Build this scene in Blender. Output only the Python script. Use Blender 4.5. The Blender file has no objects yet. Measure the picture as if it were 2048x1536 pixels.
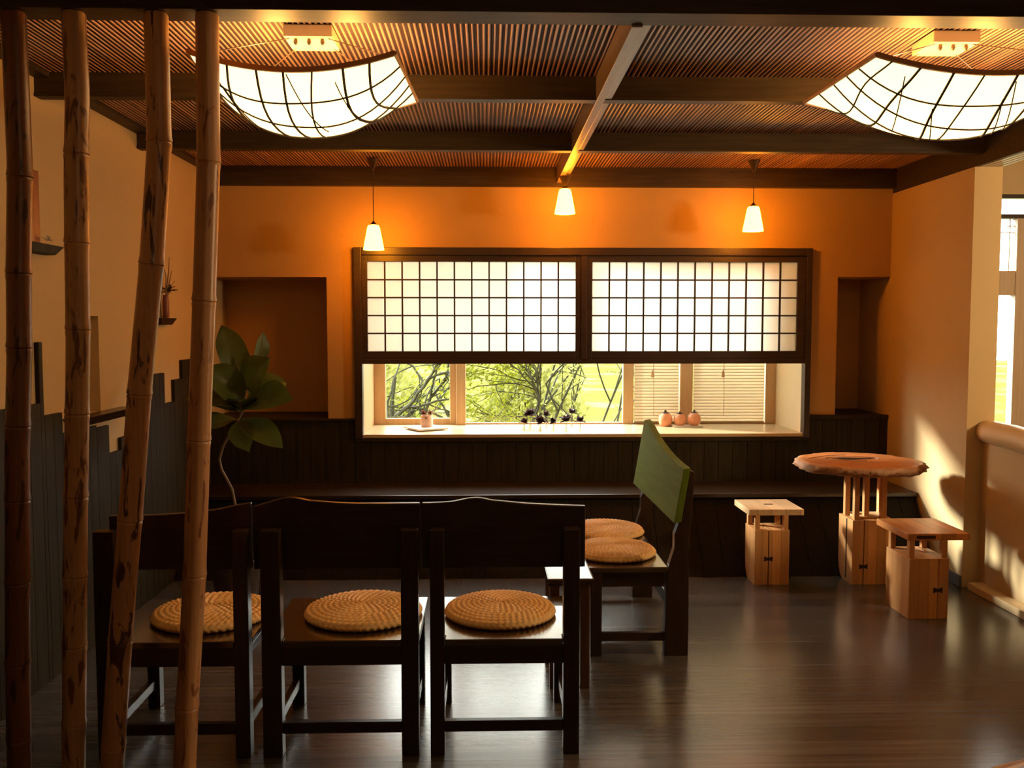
import bpy, bmesh, math, random
from mathutils import Vector, Matrix
random.seed(7)
PI = math.pi
SC = bpy.context.scene
COL = SC.collection

# ------------------------------------------------------------------ materials
def new_mat(name):
    m = bpy.data.materials.new(name); m.use_nodes = True
    nt = m.node_tree; nt.nodes.clear()
    out = nt.nodes.new('ShaderNodeOutputMaterial')
    return m, nt, out
def N(nt, t, **kw):
    n = nt.nodes.new(t)
    for k, v in kw.items():
        if k in n.inputs: n.inputs[k].default_value = v
        else: setattr(n, k, v)
    return n
def L(nt, a, b): nt.links.new(a, b)
def c4(c): return (c[0], c[1], c[2], 1.0)

def wood(name, c1, c2, axis='Z', scale=6.0, rough=0.4, stretch=14.0, bump=0.15, plank=0.0, plank_axis='X', plank_var=0.5, spec=0.5, coat=0.0):
    m, nt, out = new_mat(name)
    tc = N(nt, 'ShaderNodeTexCoord')
    mp = N(nt, 'ShaderNodeMapping')
    s = [scale * stretch] * 3
    s['XYZ'.index(axis)] = scale
    mp.inputs['Scale'].default_value = s
    L(nt, tc.outputs['Object'], mp.inputs['Vector'])
    n1 = N(nt, 'ShaderNodeTexNoise', Scale=1.0, Detail=5.0, Roughness=0.6)
    L(nt, mp.outputs[0], n1.inputs['Vector'])
    n2 = N(nt, 'ShaderNodeTexNoise', Scale=1.6, Detail=2.0)
    L(nt, tc.outputs['Object'], n2.inputs['Vector'])
    mix = N(nt, 'ShaderNodeMix', data_type='RGBA')
    ramp = N(nt, 'ShaderNodeMapRange'); ramp.inputs['From Min'].default_value = 0.3; ramp.inputs['From Max'].default_value = 0.7
    L(nt, n1.outputs['Fac'], ramp.inputs['Value'])
    L(nt, ramp.outputs[0], mix.inputs['Factor'])
    mix.inputs['A'].default_value = c4(c1); mix.inputs['B'].default_value = c4(c2)
    col = mix.outputs['Result']
    if plank > 0:
        sp = N(nt, 'ShaderNodeSeparateXYZ'); L(nt, tc.outputs['Object'], sp.inputs[0])
        d = N(nt, 'ShaderNodeMath', operation='DIVIDE'); L(nt, sp.outputs[plank_axis], d.inputs[0]); d.inputs[1].default_value = plank
        f = N(nt, 'ShaderNodeMath', operation='FLOOR'); L(nt, d.outputs[0], f.inputs[0])
        wn = N(nt, 'ShaderNodeTexWhiteNoise', noise_dimensions='1D'); L(nt, f.outputs[0], wn.inputs['W'])
        mr = N(nt, 'ShaderNodeMapRange'); mr.inputs['To Min'].default_value = 1 - plank_var; mr.inputs['To Max'].default_value = 1 + plank_var * 0.5
        L(nt, wn.outputs['Value'], mr.inputs['Value'])
        fr = N(nt, 'ShaderNodeMath', operation='FRACT'); L(nt, d.outputs[0], fr.inputs[0])
        gp = N(nt, 'ShaderNodeMath', operation='GREATER_THAN'); L(nt, fr.outputs[0], gp.inputs[0]); gp.inputs[1].default_value = 0.035
        mr2 = N(nt, 'ShaderNodeMapRange'); mr2.inputs['To Min'].default_value = 0.45
        L(nt, gp.outputs[0], mr2.inputs['Value'])
        mm = N(nt, 'ShaderNodeMath', operation='MULTIPLY'); L(nt, mr.outputs[0], mm.inputs[0]); L(nt, mr2.outputs[0], mm.inputs[1])
        vm = N(nt, 'ShaderNodeVectorMath', operation='SCALE'); L(nt, col, vm.inputs[0]); L(nt, mm.outputs[0], vm.inputs['Scale'])
        col = vm.outputs[0]
    b = N(nt, 'ShaderNodeBsdfPrincipled', Roughness=rough)
    b.inputs['Specular IOR Level'].default_value = spec
    b.inputs['Coat Weight'].default_value = coat
    b.inputs['Coat Roughness'].default_value = 0.2
    L(nt, col, b.inputs['Base Color'])
    if bump > 0:
        bp = N(nt, 'ShaderNodeBump', Strength=bump, Distance=0.004)
        L(nt, n1.outputs['Fac'], bp.inputs['Height']); L(nt, bp.outputs[0], b.inputs['Normal'])
    L(nt, b.outputs[0], out.inputs[0])
    return m

def plain(name, c, rough=0.6, metal=0.0, noise=0.0, nscale=20.0, bump=0.0, spec=0.5):
    m, nt, out = new_mat(name)
    b = N(nt, 'ShaderNodeBsdfPrincipled', Roughness=rough, Metallic=metal)
    b.inputs['Base Color'].default_value = c4(c); b.inputs['Specular IOR Level'].default_value = spec
    if noise > 0 or bump > 0:
        tc = N(nt, 'ShaderNodeTexCoord')
        n = N(nt, 'ShaderNodeTexNoise', Scale=nscale, Detail=4.0); L(nt, tc.outputs['Object'], n.inputs['Vector'])
        if noise > 0:
            mix = N(nt, 'ShaderNodeMix', data_type='RGBA')
            mix.inputs['A'].default_value = c4([x * (1 - noise) for x in c]); mix.inputs['B'].default_value = c4([min(1, x * (1 + noise)) for x in c])
            L(nt, n.outputs['Fac'], mix.inputs['Factor']); L(nt, mix.outputs['Result'], b.inputs['Base Color'])
        if bump > 0:
            bp = N(nt, 'ShaderNodeBump', Strength=bump, Distance=0.005); L(nt, n.outputs['Fac'], bp.inputs['Height']); L(nt, bp.outputs[0], b.inputs['Normal'])
    L(nt, b.outputs[0], out.inputs[0])
    return m

def paper_mat(name, c, trans=0.8, emit=None, strength=0.0, noise=0.06):
    m, nt, out = new_mat(name)
    tc = N(nt, 'ShaderNodeTexCoord')
    n = N(nt, 'ShaderNodeTexNoise', Scale=9.0, Detail=6.0, Roughness=0.7); L(nt, tc.outputs['Object'], n.inputs['Vector'])
    mix = N(nt, 'ShaderNodeMix', data_type='RGBA')
    mix.inputs['A'].default_value = c4([x * (1 - noise) for x in c]); mix.inputs['B'].default_value = c4(c)
    L(nt, n.outputs['Fac'], mix.inputs['Factor'])
    d = N(nt, 'ShaderNodeBsdfDiffuse'); t = N(nt, 'ShaderNodeBsdfTranslucent')
    L(nt, mix.outputs['Result'], d.inputs[0]); L(nt, mix.outputs['Result'], t.inputs[0])
    ms = N(nt, 'ShaderNodeMixShader'); ms.inputs[0].default_value = trans
    L(nt, d.outputs[0], ms.inputs[1]); L(nt, t.outputs[0], ms.inputs[2])
    sh = ms.outputs[0]
    if emit:
        e = N(nt, 'ShaderNodeEmission', Strength=strength); e.inputs[0].default_value = c4(emit)
        a = N(nt, 'ShaderNodeAddShader'); L(nt, sh, a.inputs[0]); L(nt, e.outputs[0], a.inputs[1]); sh = a.outputs[0]
    L(nt, sh, out.inputs[0])
    return m

def glass_mat(name, c=(1, 1, 1), gloss=0.06, rough=0.02):
    m, nt, out = new_mat(name)
    t = N(nt, 'ShaderNodeBsdfTransparent'); t.inputs[0].default_value = c4(c)
    g = N(nt, 'ShaderNodeBsdfGlossy', Roughness=rough)
    ms = N(nt, 'ShaderNodeMixShader'); ms.inputs[0].default_value = gloss
    L(nt, t.outputs[0], ms.inputs[1]); L(nt, g.outputs[0], ms.inputs[2]); L(nt, ms.outputs[0], out.inputs[0])
    return m

def bamboo_mat(name, base, dark, amount):
    m, nt, out = new_mat(name)
    tc = N(nt, 'ShaderNodeTexCoord')
    mp = N(nt, 'ShaderNodeMapping'); mp.inputs['Scale'].default_value = (26, 26, 5)
    L(nt, tc.outputs['Object'], mp.inputs['Vector'])
    n = N(nt, 'ShaderNodeTexNoise', Scale=1.0, Detail=3.0, Roughness=0.65, Distortion=0.6); L(nt, mp.outputs[0], n.inputs['Vector'])
    mr = N(nt, 'ShaderNodeMapRange'); mr.inputs['From Min'].default_value = amount; mr.inputs['From Max'].default_value = amount + 0.05
    L(nt, n.outputs['Fac'], mr.inputs['Value'])
    mp2 = N(nt, 'ShaderNodeMapping'); mp2.inputs['Scale'].default_value = (90, 90, 3)
    L(nt, tc.outputs['Object'], mp2.inputs['Vector'])
    n2 = N(nt, 'ShaderNodeTexNoise', Scale=1.0, Detail=4.0); L(nt, mp2.outputs[0], n2.inputs['Vector'])
    m1 = N(nt, 'ShaderNodeMix', data_type='RGBA'); L(nt, n2.outputs['Fac'], m1.inputs['Factor'])
    m1.inputs['A'].default_value = c4([x * 0.65 for x in base]); m1.inputs['B'].default_value = c4([min(1, x * 1.3) for x in base])
    m2 = N(nt, 'ShaderNodeMix', data_type='RGBA'); L(nt, mr.outputs[0], m2.inputs['Factor'])
    L(nt, m1.outputs['Result'], m2.inputs['A']); m2.inputs['B'].default_value = c4(dark)
    b = N(nt, 'ShaderNodeBsdfPrincipled', Roughness=0.35); L(nt, m2.outputs['Result'], b.inputs['Base Color'])
    bp = N(nt, 'ShaderNodeBump', Strength=0.2, Distance=0.004); L(nt, n2.outputs['Fac'], bp.inputs['Height']); L(nt, bp.outputs[0], b.inputs['Normal'])
    L(nt, b.outputs[0], out.inputs[0])
    return m

def leaf_mat(name, c, trans=0.35, rough=0.4):
    m, nt, out = new_mat(name)
    tc = N(nt, 'ShaderNodeTexCoord')
    n = N(nt, 'ShaderNodeTexNoise', Scale=14.0, Detail=2.0); L(nt, tc.outputs['Object'], n.inputs['Vector'])
    mix = N(nt, 'ShaderNodeMix', data_type='RGBA'); L(nt, n.outputs['Fac'], mix.inputs['Factor'])
    mix.inputs['A'].default_value = c4([x * 0.6 for x in c]); mix.inputs['B'].default_value = c4([min(1, x * 1.4) for x in c])
    b = N(nt, 'ShaderNodeBsdfPrincipled', Roughness=rough); L(nt, mix.outputs['Result'], b.inputs['Base Color'])
    t = N(nt, 'ShaderNodeBsdfTranslucent'); L(nt, mix.outputs['Result'], t.inputs[0])
    ms = N(nt, 'ShaderNodeMixShader'); ms.inputs[0].default_value = trans
    L(nt, b.outputs[0], ms.inputs[1]); L(nt, t.outputs[0], ms.inputs[2]); L(nt, ms.outputs[0], out.inputs[0])
    return m

WALLC = (0.51, 0.365, 0.18)
M = dict(
    plaster=plain('plaster', WALLC, 0.85, noise=0.05, nscale=6, bump=0.12),
    plaster_back=plain('pendant_lit_plaster', (0.50, 0.30, 0.105), 0.85, noise=0.05, nscale=6, bump=0.12),  # deeper orange than the side walls: pendant light put into the plaster colour
    bay=plain('bay_plaster', (0.80, 0.66, 0.43), 0.8, noise=0.03),
    beam=wood('beam_wood', (0.032, 0.021, 0.012), (0.060, 0.038, 0.020), 'X', 3, 0.5, spec=0.2),
    beam_long=wood('beam_wood_long', (0.20, 0.13, 0.075), (0.30, 0.20, 0.12), 'Y', 3, 0.35),
    dark=wood('dark_wood', (0.022, 0.012, 0.007), (0.042, 0.023, 0.012), 'Z', 4, 0.32, bump=0.1),
    dark_x=wood('dark_wood_x', (0.022, 0.012, 0.007), (0.042, 0.023, 0.012), 'X', 4, 0.30, bump=0.08),
    dark_y=wood('dark_wood_y', (0.022, 0.012, 0.007), (0.042, 0.023, 0.012), 'Y', 4, 0.26, bump=0.05),
    frame=wood('window_wood', (0.024, 0.013, 0.009), (0.040, 0.023, 0.015), 'X', 4, 0.4),
    wains=wood('wainscot_wood', (0.018, 0.014, 0.007), (0.036, 0.028, 0.013), 'Z', 3, 0.6, spec=0.15),
    benchfront=wood('bench_front', (0.010, 0.008, 0.005), (0.018, 0.014, 0.008), 'Z', 3, 0.75, spec=0.12),
    olive=wood('olive_reflection', (0.120, 0.190, 0.018), (0.155, 0.235, 0.030), 'Y', 3, 0.72, bump=0.04, spec=0.08),  # green reflection of the garden put into the base colour
    floor=wood('floor_wood', (0.060, 0.054, 0.051), (0.110, 0.100, 0.094), 'X', 1.2, 0.24, coat=0.35, stretch=40, bump=0.12, plank=0.12, plank_axis='Y', plank_var=0.25),
    slat=wood('reed', (0.30, 0.14, 0.075), (0.46, 0.25, 0.14), 'Y', 3, 0.3),
    slatback=plain('reed_backing', (0.022, 0.004, 0.003), 0.8),
    orange_wood=wood('cedar', (0.72, 0.31, 0.095), (0.86, 0.46, 0.18), 'Z', 3, 0.42, plank=0.056, plank_axis='X', plank_var=0.35),
    orange_top=wood('cedar_top', (0.58, 0.20, 0.055), (0.74, 0.31, 0.09), 'Y', 3, 0.35, plank=0.075, plank_axis='X', plank_var=0.3),
    pale_top=wood('pale_cedar_top', (0.55, 0.33, 0.16), (0.68, 0.45, 0.25), 'Y', 3, 0.4, plank=0.09, plank_axis='X', plank_var=0.18),
    burl=wood('burl', (0.38, 0.12, 0.035), (0.56, 0.21, 0.065), 'X', 2, 0.3, stretch=8),
    bark=plain('live_edge', (0.34, 0.17, 0.08), 0.7, noise=0.5, nscale=30, bump=0.6),
    seatgloss=wood('polished_seat', (0.028, 0.015, 0.009), (0.05, 0.028, 0.015), 'Y', 4, 0.13, bump=0.03, spec=0.9, coat=1.0),
    inlay=plain('dark_inlay', (0.03, 0.014, 0.008), 0.4),
    straw=wood('straw', (0.80, 0.46, 0.16), (0.93, 0.63, 0.27), 'X', 12, 0.6, stretch=2.5, bump=0.1),
    pale_wood=wood('pale_wood', (0.52, 0.32, 0.15), (0.62, 0.40, 0.20), 'Z', 3, 0.45),
    sill=wood('sill_wood', (0.50, 0.37, 0.20), (0.58, 0.44, 0.26), 'X', 3, 0.35),
    log=wood('handrail_log', (0.62, 0.44, 0.22), (0.76, 0.57, 0.32), 'Y', 2.5, 0.35, stretch=9),
    skirt=plain('grey_skirting', (0.10, 0.10, 0.11), 0.5),
    lampwood=wood('lamp_rim', (0.46, 0.22, 0.08), (0.60, 0.32, 0.13), 'X', 4, 0.5),
    rib=plain('lamp_rib', (0.016, 0.012, 0.007), 0.7),
    white=plain('cream_enamel', (0.55, 0.44, 0.28), 0.4),
    brass=plain('dark_metal', (0.10, 0.06, 0.035), 0.35, metal=0.6),
    shoji=paper_mat('shoji_paper', (0.93, 0.91, 0.86), 0.75),
    blind=paper_mat('blind_slat', (0.86, 0.77, 0.62), 0.38),
    lamp_paper=paper_mat('lamp_paper', (0.50, 0.42, 0.27), 0.7, (1.0, 0.75, 0.37), 2.2),
    glass=glass_mat('window_glass', (0.98, 1, 0.98), 0.05),
    vial=glass_mat('vial_glass', (0.9, 0.85, 0.75), 0.12, 0.05),
    pink=plain('pink_wax', (0.80, 0.45, 0.30), 0.5, noise=0.1),
    amber=plain('amber_glass', (0.80, 0.34, 0.18), 0.15),
    ceramic=plain('white_ceramic', (0.88, 0.83, 0.74), 0.35),
    flower=leaf_mat('dark_petal', (0.12, 0.05, 0.05), 0.2),
    fig=leaf_mat('fig_leaf', (0.15, 0.19, 0.045), 0.15, 0.4),
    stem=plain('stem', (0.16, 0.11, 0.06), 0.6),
    pot=plain('pot_glaze', (0.06, 0.04, 0.03), 0.4, noise=0.2),
    branch=plain('bark_branch', (0.022, 0.024, 0.006), 0.8, noise=0.3),
    foliage=leaf_mat('garden_leaf', (0.165, 0.185, 0.010), 0.55, 0.8),
    foliage_pale=leaf_mat('garden_leaf_pale', (0.28, 0.29, 0.08), 0.5, 0.8),
    doorplain=plain('door_plain', (0.5, 0.4, 0.28), 0.6),
    doorframe=wood('beige_door', (0.44, 0.32, 0.20), (0.52, 0.39, 0.25), 'Z', 3, 0.5),
    red=wood('red_lacquer', (0.16, 0.045, 0.02), (0.24, 0.07, 0.03), 'Z', 4, 0.4),
    soffit=wood('soffit_board', (0.42, 0.37, 0.30), (0.55, 0.50, 0.42), 'Y', 3, 0.35),
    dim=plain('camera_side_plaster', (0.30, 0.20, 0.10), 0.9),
)
def emis(name, c, s):
    m, nt, out = new_mat(name)
    e = N(nt, 'ShaderNodeEmission', Strength=s); e.inputs[0].default_value = c4(c)
    d = N(nt, 'ShaderNodeBsdfDiffuse'); d.inputs[0].default_value = (0.8, 0.7, 0.5, 1)
    a = N(nt, 'ShaderNodeAddShader'); L(nt, e.outputs[0], a.inputs[0]); L(nt, d.outputs[0], a.inputs[1]); L(nt, a.outputs[0], out.inputs[0])
    return m
m, nt, out = new_mat('moss_ground')
tc = N(nt, 'ShaderNodeTexCoord'); n1 = N(nt, 'ShaderNodeTexNoise', Scale=0.45, Detail=2.0); L(nt, tc.outputs['Object'], n1.inputs['Vector'])
n2 = N(nt, 'ShaderNodeTexNoise', Scale=5.0, Detail=6.0, Roughness=0.7); L(nt, tc.outputs['Object'], n2.inputs['Vector'])
mr = N(nt, 'ShaderNodeMapRange'); mr.inputs['From Min'].default_value = 0.52; mr.inputs['From Max'].default_value = 0.62; L(nt, n1.outputs['Fac'], mr.inputs['Value'])
ma = N(nt, 'ShaderNodeMix', data_type='RGBA'); L(nt, n2.outputs['Fac'], ma.inputs['Factor']); ma.inputs['A'].default_value = (0.050, 0.062, 0.006, 1); ma.inputs['B'].default_value = (0.13, 0.13, 0.04, 1)
mb_ = N(nt, 'ShaderNodeMix', data_type='RGBA'); L(nt, mr.outputs[0], mb_.inputs['Factor']); L(nt, ma.outputs['Result'], mb_.inputs['A']); mb_.inputs['B'].default_value = (0.15, 0.15, 0.06, 1)
bs = N(nt, 'ShaderNodeBsdfDiffuse'); L(nt, mb_.outputs['Result'], bs.inputs[0]); L(nt, bs.outputs[0], out.inputs[0])
M['gravel'] = m
M['shade'] = emis('lit_glass_shade', (1.0, 0.30, 0.012), 62.0)
# bamboo: darker and paler culms
M['orange_dark'] = wood('brown_post', (0.09, 0.04, 0.018), (0.14, 0.065, 0.03), 'Z', 4, 0.4)
M['bam_dark'] = bamboo_mat('bamboo_shaded', (0.19, 0.075, 0.032), (0.05, 0.02, 0.012), 0.56)  # darker base colour stands in for the shade at this pole
M['bam_a'] = bamboo_mat('bamboo_tan', (0.50, 0.29, 0.13), (0.17, 0.07, 0.03), 0.53)
M['bam_b'] = bamboo_mat('bamboo_spotted', (0.55, 0.30, 0.135), (0.09, 0.035, 0.016), 0.56)
M['bam_c'] = bamboo_mat('bamboo_orange', (0.52, 0.27, 0.12), (0.24, 0.09, 0.04), 0.58)

# ------------------------------------------------------------------ mesh building
class MB:
    def __init__(s): s.bm = bmesh.new()
    def box(s, x0, x1, y0, y1, z0, z1, bev=0.0, rot=None, piv=None):
        t = bmesh.new(); bmesh.ops.create_cube(t, size=1.0)
        for v in t.verts:
            v.co = Vector(((x0 + x1) / 2 + v.co.x * (x1 - x0), (y0 + y1) / 2 + v.co.y * (y1 - y0), (z0 + z1) / 2 + v.co.z * (z1 - z0)))
        if bev > 0: bmesh.ops.bevel(t, geom=t.edges[:], offset=bev, segments=2, profile=0.6, affect='EDGES')
        if rot is not None:
            p = Vector(piv) if piv else Vector(((x0 + x1) / 2, (y0 + y1) / 2, (z0 + z1) / 2))
            for v in t.verts: v.co = rot @ (v.co - p) + p
        s._add(t); return s
    def _add(s, t):
        me = bpy.data.meshes.new('tmp'); t.to_mesh(me); t.free()
        s.bm.from_mesh(me); bpy.data.meshes.remove(me)
    def prism(s, pts, axis, a0, a1, bev=0.0):
        # closed 2-D outline extruded along axis: 'X' pts=(y,z); 'Y' pts=(x,z); 'Z' pts=(x,y)
        t = bmesh.new()
        def mk(p, a):
            return {'X': (a, p[0], p[1]), 'Y': (p[0], a, p[1]), 'Z': (p[0], p[1], a)}[axis]
        A = [t.verts.new(mk(p, a0)) for p in pts]; B = [t.verts.new(mk(p, a1)) for p in pts]
        n = len(pts)
        t.faces.new(A); t.faces.new(B[::-1])
        for i in range(n): t.faces.new((A[i], B[i], B[(i + 1) % n], A[(i + 1) % n]))
        bmesh.ops.recalc_face_normals(t, faces=t.faces[:])
        if bev > 0: bmesh.ops.bevel(t, geom=[e for e in t.edges if e.calc_face_angle(0) > 0.5], offset=bev, segments=2, profile=0.6, affect='EDGES')
        s._add(t); return s
    def tube(s, pts, radii, n=10, cap=True):
        pts = [Vector(p) for p in pts]
        if not hasattr(radii, '__len__'): radii = [radii] * len(pts)
        t = bmesh.new(); rings = []
        up = Vector((0.13, 0.29, 0.95)) if abs((pts[-1] - pts[0]).normalized().z) < 0.9 else Vector((1, 0.1, 0))
        for i, p in enumerate(pts):
            d = (pts[min(i + 1, len(pts) - 1)] - pts[max(i - 1, 0)])
            if d.length < 1e-9: d = Vector((0, 0, 1))
            d.normalize(); a = d.cross(up)
            if a.length < 1e-4: a = d.cross(Vector((0, 1, 0)))
            a.normalize(); b = d.cross(a)
            rings.append([t.verts.new(p + (a * math.cos(2 * PI * k / n) + b * math.sin(2 * PI * k / n)) * radii[i]) for k in range(n)])
        for i in range(len(rings) - 1):
            for k in range(n): t.faces.new((rings[i][k], rings[i][(k + 1) % n], rings[i + 1][(k + 1) % n], rings[i + 1][k]))
        if cap:
            t.faces.new(rings[0][::-1]); t.faces.new(rings[-1])
        bmesh.ops.recalc_face_normals(t, faces=t.faces[:])
        s._add(t); return s
    def lathe(s, prof, c=(0, 0, 0), n=28, cap0=True, cap1=True):
        t = bmesh.new(); rings = []
        for r, z in prof:
            rings.append([t.verts.new((c[0] + r * math.cos(2 * PI * k / n), c[1] + r * math.sin(2 * PI * k / n), c[2] + z)) for k in range(n)])
        for i in range(len(rings) - 1):
            for k in range(n): t.faces.new((rings[i][k], rings[i][(k + 1) % n], rings[i + 1][(k + 1) % n], rings[i + 1][k]))
        if cap0: t.faces.new(rings[0][::-1])
        if cap1: t.faces.new(rings[-1])
        s._add(t); return s
    def grid(s, fn, nu, nv, thick=0.0):
        t = bmesh.new()
        V = [[t.verts.new(fn(i / nu, j / nv)) for j in range(nv + 1)] for i in range(nu + 1)]
        for i in range(nu):
            for j in range(nv): t.faces.new((V[i][j], V[i + 1][j], V[i + 1][j + 1], V[i][j + 1]))
        if thick > 0: bmesh.ops.solidify(t, geom=t.faces[:], thickness=thick)
        s._add(t); return s
    def build(s, name, mat, parent=None, smooth=False, origin=None):
        me = bpy.data.meshes.new(name)
        o = bpy.data.objects.new(name, me)
        if parent is None and origin is None and len(s.bm.verts):
            xs = [v.co for v in s.bm.verts]
            origin = (sum(v.x for v in xs) / len(xs), sum(v.y for v in xs) / len(xs), min(v.z for v in xs))
        off = Vector(origin) if origin else (parent.matrix_world.translation if parent is not None else Vector())
        if parent is not None: off = ROOTS.get(parent.name, Vector())
        for v in s.bm.verts: v.co -= off
        s.bm.to_mesh(me); s.bm.free()
        for m in (mat if isinstance(mat, (list, tuple)) else [mat]): me.materials.append(m)
        if smooth:
            for p in me.polygons: p.use_smooth = True
            try: me.set_sharp_from_angle(angle=0.7)
            except Exception: pass
        COL.objects.link(o)
        if parent is not None:
            o.parent = parent; ROOTS[o.name] = off
        else:
            o.location = off; ROOTS[o.name] = off
        return o
ROOTS = {}
def tag(o, label=None, cat=None, group=None, kind=None):
    if label: o['label'] = label
    if cat: o['category'] = cat
    if group: o['group'] = group
    if kind: o['kind'] = kind
    return o
def empty(name, loc, label=None, cat=None, group=None, kind=None):
    o = bpy.data.objects.new(name, None); COL.objects.link(o); o.location = loc; o.empty_display_size = 0.1
    ROOTS[o.name] = Vector(loc)
    return tag(o, label, cat, group, kind)
def struct(mb, name, mat, label, cat, smooth=False):
    return tag(mb.build(name, mat, smooth=smooth), label, cat, None, 'structure')

XL, XR, YB = -2.0, 2.92, 6.47        # left wall, right wall, back wall (metres)

# ------------------------------------------------------------------ room shell
struct(MB().box(-2.1, 7.1, -1.6, 7.35, -0.12, 0.0), 'floor', M['floor'], 'dark polished plank floor with soft window reflections', 'floor')

# ceiling of thin round reeds running front to back on a dark backing
mb = MB()
t = bmesh.new()
pitch, r = 0.0215, 0.0060
x = XL + 0.012
while x < XR - 0.005:
    rr = r * random.uniform(0.85, 1.12); zz = 2.722 + random.uniform(-0.001, 0.0015)
    segs = [3.10, 4.14, 5.32, 6.45]
    A = []
    for yy in segs:
        xo = x + random.uniform(-0.0012, 0.0012)
        A.append([t.verts.new((xo + rr * math.cos(a), yy, zz + 0.007 - rr * math.sin(a))) for a in (0, PI * 0.25, PI * 0.5, PI * 0.75, PI)])
    for i in range(len(segs) - 1):
        for k in range(4): t.faces.new((A[i][k], A[i][k + 1], A[i + 1][k + 1], A[i + 1][k]))
    x += pitch
for f in t.faces: f.smooth = True
mb._add(t)
nreed = len(mb.bm.faces)
mb.box(XL, XR, 2.98, 6.47, 2.727, 2.80)
mb.bm.faces.ensure_lookup_table()
for i, f in enumerate(mb.bm.faces):
    if i >= nreed: f.material_index = 1
struct(mb, 'ceiling', [M['slat'], M['slatback']], 'reddish reed ceiling of thin round slats between dark beams', 'ceiling')
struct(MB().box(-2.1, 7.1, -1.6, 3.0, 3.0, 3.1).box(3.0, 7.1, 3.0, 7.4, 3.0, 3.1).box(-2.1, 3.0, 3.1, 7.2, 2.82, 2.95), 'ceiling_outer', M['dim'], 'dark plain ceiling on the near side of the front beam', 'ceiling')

# beams
struct(MB().box(XL, 3.09, 2.986, 3.111, 2.62, 3.02, 0.004), 'trim_1', M['beam'], 'wide dark front beam across the top above the bamboo poles', 'beam')
struct(MB().box(XL, XR, 4.11, 4.165, 2.635, 2.735, 0.003).box(XL, XR, 4.104, 4.172, 2.618, 2.635, 0.003), 'trim_2', M['beam'], 'dark cross beam just behind the two paper lamps', 'beam')
struct(MB().box(XL, XR, 5.28, 5.335, 2.635, 2.735, 0.003).box(XL, XR, 5.274, 5.342, 2.618, 2.635, 0.003), 'trim_3', M['beam'], 'dark cross beam between the paper lamps and the small pendants', 'beam')
struct(MB().box(XL, XR, 6.41, YB, 2.591, 2.76, 0.003), 'trim_4', M['beam'], 'dark cornice along the top of the orange back wall', 'cornice')
struct(MB().box(0.492, 0.529, 3.10, 6.41, 2.612, 2.735, 0.003).box(0.532, 0.562, 3.10, 6.41, 2.622, 2.735, 0.003), 'trim_5', M['beam_long'], 'long beam running from front to back down the middle of the ceiling', 'beam')
struct(MB().box(XL, XL + 0.07, -1.5, YB, 2.70, 2.80, 0.003), 'trim_6', M['beam'], 'dark cornice along the top of the left wall', 'cornice')
mb = MB().box(XR, 2.945, -1.5, 7.0, 2.557, 2.80, 0.002)
struct(mb, 'trim_7', M['beam'], 'dark beam along the top of the right wall', 'beam')
mb = MB()
for i in range(4): mb.box(2.947 + i * 0.036, 2.979 + i * 0.036, -1.5, 7.28, 2.557, 2.80, 0.004)
struct(mb, 'trim_8', M['soffit'], 'pale grooved soffit boards beside the right beam', 'soffit')

# left wall with a shallow niche
NY0, NY1, NZ0, NZ1 = 4.335, 4.70, 1.165, 1.655
mb = MB()
mb.box(-2.2, XL, -1.6, NY0, 0, 3.0).box(-2.2, XL, NY1, 7.2, 0, 3.0).box(-2.2, XL, NY0, NY1, 0, NZ0).box(-2.2, XL, NY0, NY1, NZ1, 3.0).box(-2.2, -2.10, NY0, NY1, NZ0, NZ1)
struct(mb, 'wall_left', M['plaster'], 'ochre left wall with a shallow niche behind the bamboo poles', 'wall')

# back wall with corner recesses and window opening
mb = MB()
mb.box(-2.1, -0.93, YB, 7.12, 1.955, 3.0)
mb.box(-1.14, -0.93, YB, 7.12, 0.93, 1.955)
mb.box(-0.93, 2.32, YB, 6.62, 2.15, 3.0).box(-0.93, 2.32, 6.62, 7.12, 2.61, 3.0)
mb.box(2.32, 2.535, YB, 7.12, 0.93, 1.962)
mb.box(2.32, XR, YB, 7.12, 1.962, 3.0)
mb.box(-2.1, 3.0, YB + 0.0, 7.12, 0.0, 0.81)
mb.box(-2.1, -0.93, YB + 0.001, 7.12, 0.81, 0.925).box(2.32, 3.0, YB + 0.001, 7.12, 0.81, 0.925)
mb.box(-2.1, -1.14, 7.0, 7.12, 0.93, 1.955).box(2.535, 3.0, 7.0, 7.12, 0.93, 1.962)
struct(mb, 'wall_back', M['plaster_back'], 'orange glowing back wall around the wide window with recessed corners', 'wall')

# right wall, pier end and low stair wall, next room
struct(MB().box(XR, 3.09, 5.375, 7.3, 0, 2.557, 0.0), 'wall_right', M['plaster'], 'ochre right wall with a soft patch of sunlight', 'wall')
struct(MB().box(3.02, 3.09, -1.5, 5.375, 0, 0.90), 'wall_low', M['plaster'], 'low plaster wall under the log handrail', 'wall')
struct(MB().box(2.93, 3.02, 2.0, 5.33, 0, 0.045, 0.006), 'trim_9', M['log'], 'pale wooden kerb on the floor below the low plaster wall', 'trim')
struct(MB().box(2.905, 2.92, 5.375, 6.3, 0, 0.07, 0.003), 'baseboard_right', M['skirt'], 'grey skirting at the foot of the right wall', 'baseboard')
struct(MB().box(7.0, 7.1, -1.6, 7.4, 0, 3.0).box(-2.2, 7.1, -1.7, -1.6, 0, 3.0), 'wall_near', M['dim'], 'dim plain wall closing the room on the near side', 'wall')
DY = 7.3
mb = MB().box(3.0, 4.0, DY, DY + 0.12, 0, 3.0).box(5.4, 7.1, DY, DY + 0.12, 0, 3.0).box(4.0, 5.4, DY, DY + 0.12, 2.68, 3.0)
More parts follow.
